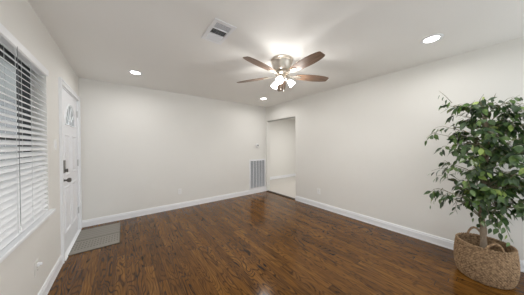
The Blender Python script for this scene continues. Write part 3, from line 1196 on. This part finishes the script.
# ------------------------------------------------------------------ ficus tree
random.seed(11)
fic = thing('ficus_tree', 'leafy green potted ficus tree standing inside the wicker basket by the right wall', 'plant',
            (BCX + 0.012, BCY - 0.002, 0.022))
FO = Vector(fic.location)
MB().lathe([(0.0, 0.0), (0.130, 0.0), (0.146, 0.14), (0.151, 0.145), (0.151, 0.155), (0.144, 0.155), (0.140, 0.11)], 36).build(
    'nursery_pot', M['pot'], fic, smooth=True)
b = MB()
vs = [(0, 0, 0.132)]
fs = []
NR, NS = 6, 28
for j in range(1, NR + 1):
    for i in range(NS):
        a = 2 * pi * i / NS
        r_ = 0.143 * j / NR
        vs.append((r_ * cos(a), r_ * sin(a), 0.122 + 0.012 * random.random() * (j < NR)))
for i in range(NS):
    fs.append((0, 1 + i, 1 + (i + 1) % NS))
for j in range(NR - 1):
    for i in range(NS):
        a0 = 1 + j * NS
        fs.append((a0 + i, a0 + NS + i, a0 + NS + (i + 1) % NS, a0 + (i + 1) % NS))
b.add(vs, fs)
b.build('soil', M['soil'], fic, smooth=True)


def P3(px, py, dx=0.0):
    """point in space on the vertical plane through the trunk (facing the room), dx metres nearer the wall"""
    d = fwd + rt * ((px - 262) / F_PX) - up * ((py - 147.5) / F_PX)
    t = (FO.x + dx) / d.x
    return Vector((0, 0, CAM_H)) + d * t - FO


trunk = [Vector((-0.008, -0.004, 0.115)), Vector((0.004, 0.006, 0.34)), Vector((-0.006, 0.016, 0.52)), Vector((0.000, 0.010, 0.70)),
         Vector((-0.004, 0.004, 0.88)), Vector((0.004, -0.002, 1.06)), Vector((-0.004, 0.004, 1.24)), Vector((0.003, -0.002, 1.42)),
         Vector((0.0, 0.0, 1.58)), Vector((0.01, -0.006, 1.70))]


def catmull(p, n=6):
    out = []
    for i in range(len(p) - 1):
        a, b_, c, d = p[max(i - 1, 0)], p[i], p[i + 1], p[min(i + 2, len(p) - 1)]
        for k_ in range(n):
            t = k_ / n
            out.append(0.5 * ((2 * b_) + (c - a) * t + (2 * a - 5 * b_ + 4 * c - d) * t * t + (3 * b_ - a - 3 * c + d) * t ** 3))
    out.append(p[-1])
    return out


tp = catmull(trunk)
tr_r = [0.0245 - 0.0175 * (i / (len(tp) - 1)) + 0.0015 * sin(i * 1.7) for i in range(len(tp))]
MB().tube(tp, tr_r, 12).build('trunk', M['bark'], fic, smooth=True)
# second slim stem twined with the trunk
b = MB()
st = [p + Vector((0.020 * cos(i * 0.5), 0.020 * sin(i * 0.5), 0)) for i, p in enumerate(tp[:44])]
b.tube(st, [0.012 - 0.0001 * i for i in range(len(st))], 8)
b.build('twining_stem', M['bark'], fic, smooth=True)

leaves = MB()
twigs = MB()
TZ = [p.z for p in tp]


def trunk_at(z_):
    for i in range(len(tp) - 1):
        if tp[i].z <= z_ <= tp[i + 1].z:
            return tp[i].lerp(tp[i + 1], (z_ - tp[i].z) / max(1e-6, tp[i + 1].z - tp[i].z))
    return tp[-1].copy() if z_ > tp[-1].z else tp[0].copy()


WALLX = XR - 0.03 - FO.x
DN = Vector((0, 0, -1))


def leaf(p, dir_, L, mi):
    """pointed oval leaf, folded along the midrib and arching downward"""
    d = dir_.normalized()
    out = Vector((p.x, p.y, 0))
    out = out.normalized() if out.length > 0.02 else Vector((-1, 0, 0))
    pref = out + Vector((random.uniform(-.7, .7), random.uniform(-.7, .7), random.uniform(0.2, 1.0)))
    side = d.cross(pref)
    if side.length < 1e-3:
        side = Vector((1, 0, 0))
    side.normalize()
    nrm = side.cross(d).normalized()
    if nrm.dot(pref) < 0:
        nrm = -nrm
    w = L * random.uniform(0.27, 0.34)
    prof = [(0.0, 0.10), (0.14, 0.62), (0.36, 1.0), (0.60, 0.84), (0.82, 0.40), (1.0, 0.0)]
    vs, fs = [], []
    droop = random.uniform(0.10, 0.28)
    for t, ww in prof:
        c = p + d * (L * t) - nrm * (-1) * 0 + DN * (droop * L * t * t)
        lift = nrm * (w * ww * 0.18)
        vs += [c + side * (w * ww) + lift, c, c - side * (w * ww) + lift]
    for i in range(5):
        a = 3 * i
        fs += [(a, a + 1, a + 4, a + 3), (a + 1, a + 2, a + 5, a + 4)]
    for v in vs:
        if v.x > WALLX:
            return
        if v.z < 0.40 and hypot(v.x, v.y) < 0.26 and v.z < 0.385:
            return
    leaves.add(vs, fs, mi)


def pick():
    r = random.random()
    return 0 if r < 0.60 else (1 if r < 0.95 else 2)


def sprig(a, b_, n, L=0.066):
    """a twig from a to b carrying alternate hanging leaves"""
    ax = (b_ - a)
    for i in range(n):
        t = (i + 0.6) / n
        p = a.lerp(b_, t) + Vector((0, 0, -0.03 * t * t))
        sd = ax.cross(Vector((0, 0, 1)))
        if sd.length < 1e-4:
            sd = Vector((1, 0, 0))
        sd.normalize()
        s = 1 if i % 2 else -1
        d = ax.normalized() * random.uniform(0.3, 0.9) + sd * s * random.uniform(0.5, 1.1) + \
            Vector((random.uniform(-.4, .4), random.uniform(-.4, .4), random.uniform(-1.9, -0.15)))
        pet = p + d.normalized() * 0.012
        leaf(pet, d, L * random.uniform(0.75, 1.2), pick())


def branch(target, n_twig, spread, rise=0.10, z0=None, n_leaf=7, L=0.066):
    """branch from the trunk out to a target, with side twigs"""
    if z0 is None:
        z0 = max(0.42, min(1.6, target.z - rise - 0.30 * hypot(target.x, target.y)))
    s = trunk_at(z0)
    m_ = s.lerp(target, 0.5) + Vector((0, 0, 0.04))
    pts = catmull([s, s.lerp(m_, 0.5) + Vector((0, 0, 0.012)), m_, target], 4)
    n = len(pts)
    for p in pts:
        p.x = min(p.x, WALLX - 0.01)
    twigs.tube(pts, [0.0065 - 0.0045 * i / (n - 1) for i in range(n)], 6)
    for k_ in range(n_twig):
        t = random.uniform(0.30, 1.0) if k_ else 1.0
        q = pts[min(n - 1, int(t * (n - 1)))]
        dv = (target - s).normalized() * random.uniform(0.2, 1.0) + Vector(
            (random.uniform(-1, 1), random.uniform(-1, 1), random.uniform(-0.75, 0.55)))
        e = q + dv.normalized() * spread * random.uniform(0.6, 1.15)
        if e.x > WALLX - 0.01:
            e.x = WALLX - 0.01 - random.random() * 0.05
        mid_ = q.lerp(e, 0.5) + Vector((0, 0, 0.008))
        twigs.tube([q, mid_, e + Vector((0, 0, -0.02))], [0.0024, 0.0018, 0.0010], 5, caps=False)
        sprig(q, e, n_leaf, L)


# outline-defining branch ends, read as places round the trunk (px, py give height and side; last = depth off the trunk plane)
ends = [(450, 103, -0.06), (462, 103, -0.10), (456, 112, 0.04), (470, 104, 0.03), (480, 101, -0.12), (492, 101, 0.05), (503, 101, -0.05),
        (516, 104, -0.1), (450, 128, -0.10), (438, 134, -0.02), (456, 135, 0.06), (466, 124, -0.16), (476, 120, 0.12), (490, 116, -0.20), (504, 118, 0.1),
        (518, 120, -0.05), (445, 146, -0.05), (455, 150, -0.18), (468, 146, 0.10), (470, 158, -0.22), (448, 163, 0.02), (458, 168, -0.12),
        (444, 177, -0.03), (440, 194, -0.06), (449, 202, -0.10), (444, 200, 0.0), (454, 198, -0.05), (456, 186, 0.06), (466, 178, -0.16), (472, 190, 0.12), (463, 193, -0.05),
        (496, 136, -0.22), (508, 142, 0.06), (520, 140, -0.14), (500, 158, -0.18), (512, 162, 0.02), (522, 170, -0.10), (498, 176, 0.12),
        (508, 186, -0.14), (520, 190, 0.02), (500, 200, -0.10), (514, 206, -0.04), (522, 208, 0.05), (494, 134, -0.20), (474, 166, -0.18),
        (490, 150, 0.2), (474, 198, -0.05), (494, 190, -0.10),(514, 212, -0.08),(474, 144, -0.20),(464, 136, 0.0)]
for (px, py, dx) in ends:
    tg = P3(px, py + (3 if py < 120 else 0) - (5 if py > 190 else 0), dx)
    branch(tg, 4, 0.105, n_leaf=5)
# the far side of the crown, out of the photograph's frame
for k_ in range(20):
    a = random.uniform(-2.6, -0.7)
    r_ = random.uniform(0.25, 0.42)
    tg = Vector((r_ * cos(a), r_ * sin(a), random.uniform(0.75, 1.68)))
    tg.x = min(tg.x, WALLX - 0.05)
    branch(tg, 5, 0.12, n_leaf=7)
# long single sprigs standing out of the crown
for (p0, p1, n) in (((452, 103, -0.05), (439, 91, -0.07), 4), ((440, 130, -0.02), (426, 138, -0.02), 5), ((446, 168, 0), (431, 171, -0.02), 5),
                    ((443, 188, -0.05), (430, 203, -0.06), 7), ((478, 104, 0), (484, 94, 0), 3), ((492, 104, 0), (496, 93, 0), 3),
                    ((505, 104, 0), (520, 95, 0), 4), ((500, 215, -0.06), (511, 240, -0.14), 8), ((497, 214, -0.05), (500, 243, -0.16), 8),
                    ((486, 205, -0.02), (480, 222, -0.05), 6), ((486, 205, -0.02), (492, 226, -0.10), 6), ((470, 200, 0), (474, 216, 0), 4)):
    a_, b2 = P3(*p0), P3(*p1)
    twigs.tube([a_, a_.lerp(b2, 0.5) + Vector((0, 0, 0.01)), b2], [0.0028, 0.002, 0.001], 5, caps=False)
    sprig(a_, b2, n, 0.055)
twigs.build('branches', M['twig'], fic, smooth=True)
leaves.build('foliage', [M['leaf_dark'], M['leaf_mid'], M['leaf_pale']], fic, smooth=True, fix=False)

# ------------------------------------------------------------------ lamp of the adjoining room
hl = thing('recessed_light', 'recessed light in the ceiling of the room beyond the hall opening', 'ceiling light', (5.0, 3.6, H))
MB().lathe([(0.059, -0.0015), (0.064, -0.006), (0.086, -0.006), (0.093, -0.0003)], 36).build('trim_ring', M['trim'], hl, smooth=True)
MB().lathe([(0.0001, -0.004), (0.060, -0.004)], 36).build('lens', M['lens'], hl)
ld = bpy.data.lights.new('hall_lamp', 'AREA')
ld.shape = 'DISK'
ld.size = 0.14
ld.energy = HALL_W
ld.color = (1.0, 0.98, 0.955)
lo = bpy.data.objects.new('lamp', ld)
COL.objects.link(lo)
lo.parent = hl
lo.location = (0, 0, -0.012)

# ------------------------------------------------------------------ outside, seen between the slats and through the fan light
struct(MB().box((-60, -40, -0.42), (XL - 0.16, 60, -0.32)).build('ground', M['lawn']))
struct(MB().box((-2.5, -3.0, -0.32), (XL - 0.151, 7.5, -0.06)).build('porch_floor', M['concrete']))
struct(MB().box((-2.6, -3.0, 2.52), (XL - 0.151, 7.5, 2.66)).build('added_porch_ceiling', M['porchwhite']))  # roof added to block the sky and dim the upper slat gaps
hs = thing('added_grey_house', 'grey house added outside to block the bright sky between the slats', 'house', (-9.0, 13.0, -0.32))
hs.rotation_euler = (0, 0, radians(-45))  # house added so the slat gaps show grey instead of bright sky
MB().box((-5.6, 0, 0), (5.6, 6, 3.6)).build('wall', M['siding'], hs)
MB().prism([(-0.5, 3.6), (6.5, 3.6), (3.0, 6.0)], -6.0, 6.0, 'x').build('roof', M['shingle'], hs)
for wx in (-3.4, 0.2, 3.2):
    wo = MB().box((wx - 0.6, -0.05, 1.2), (wx + 0.6, -0.001, 2.6)).build('window', M['trim'], hs)
    MB().box((wx - 0.52, -0.07, 1.28), (wx + 0.52, -0.05, 2.52)).build('pane', M['glassdark'], wo)
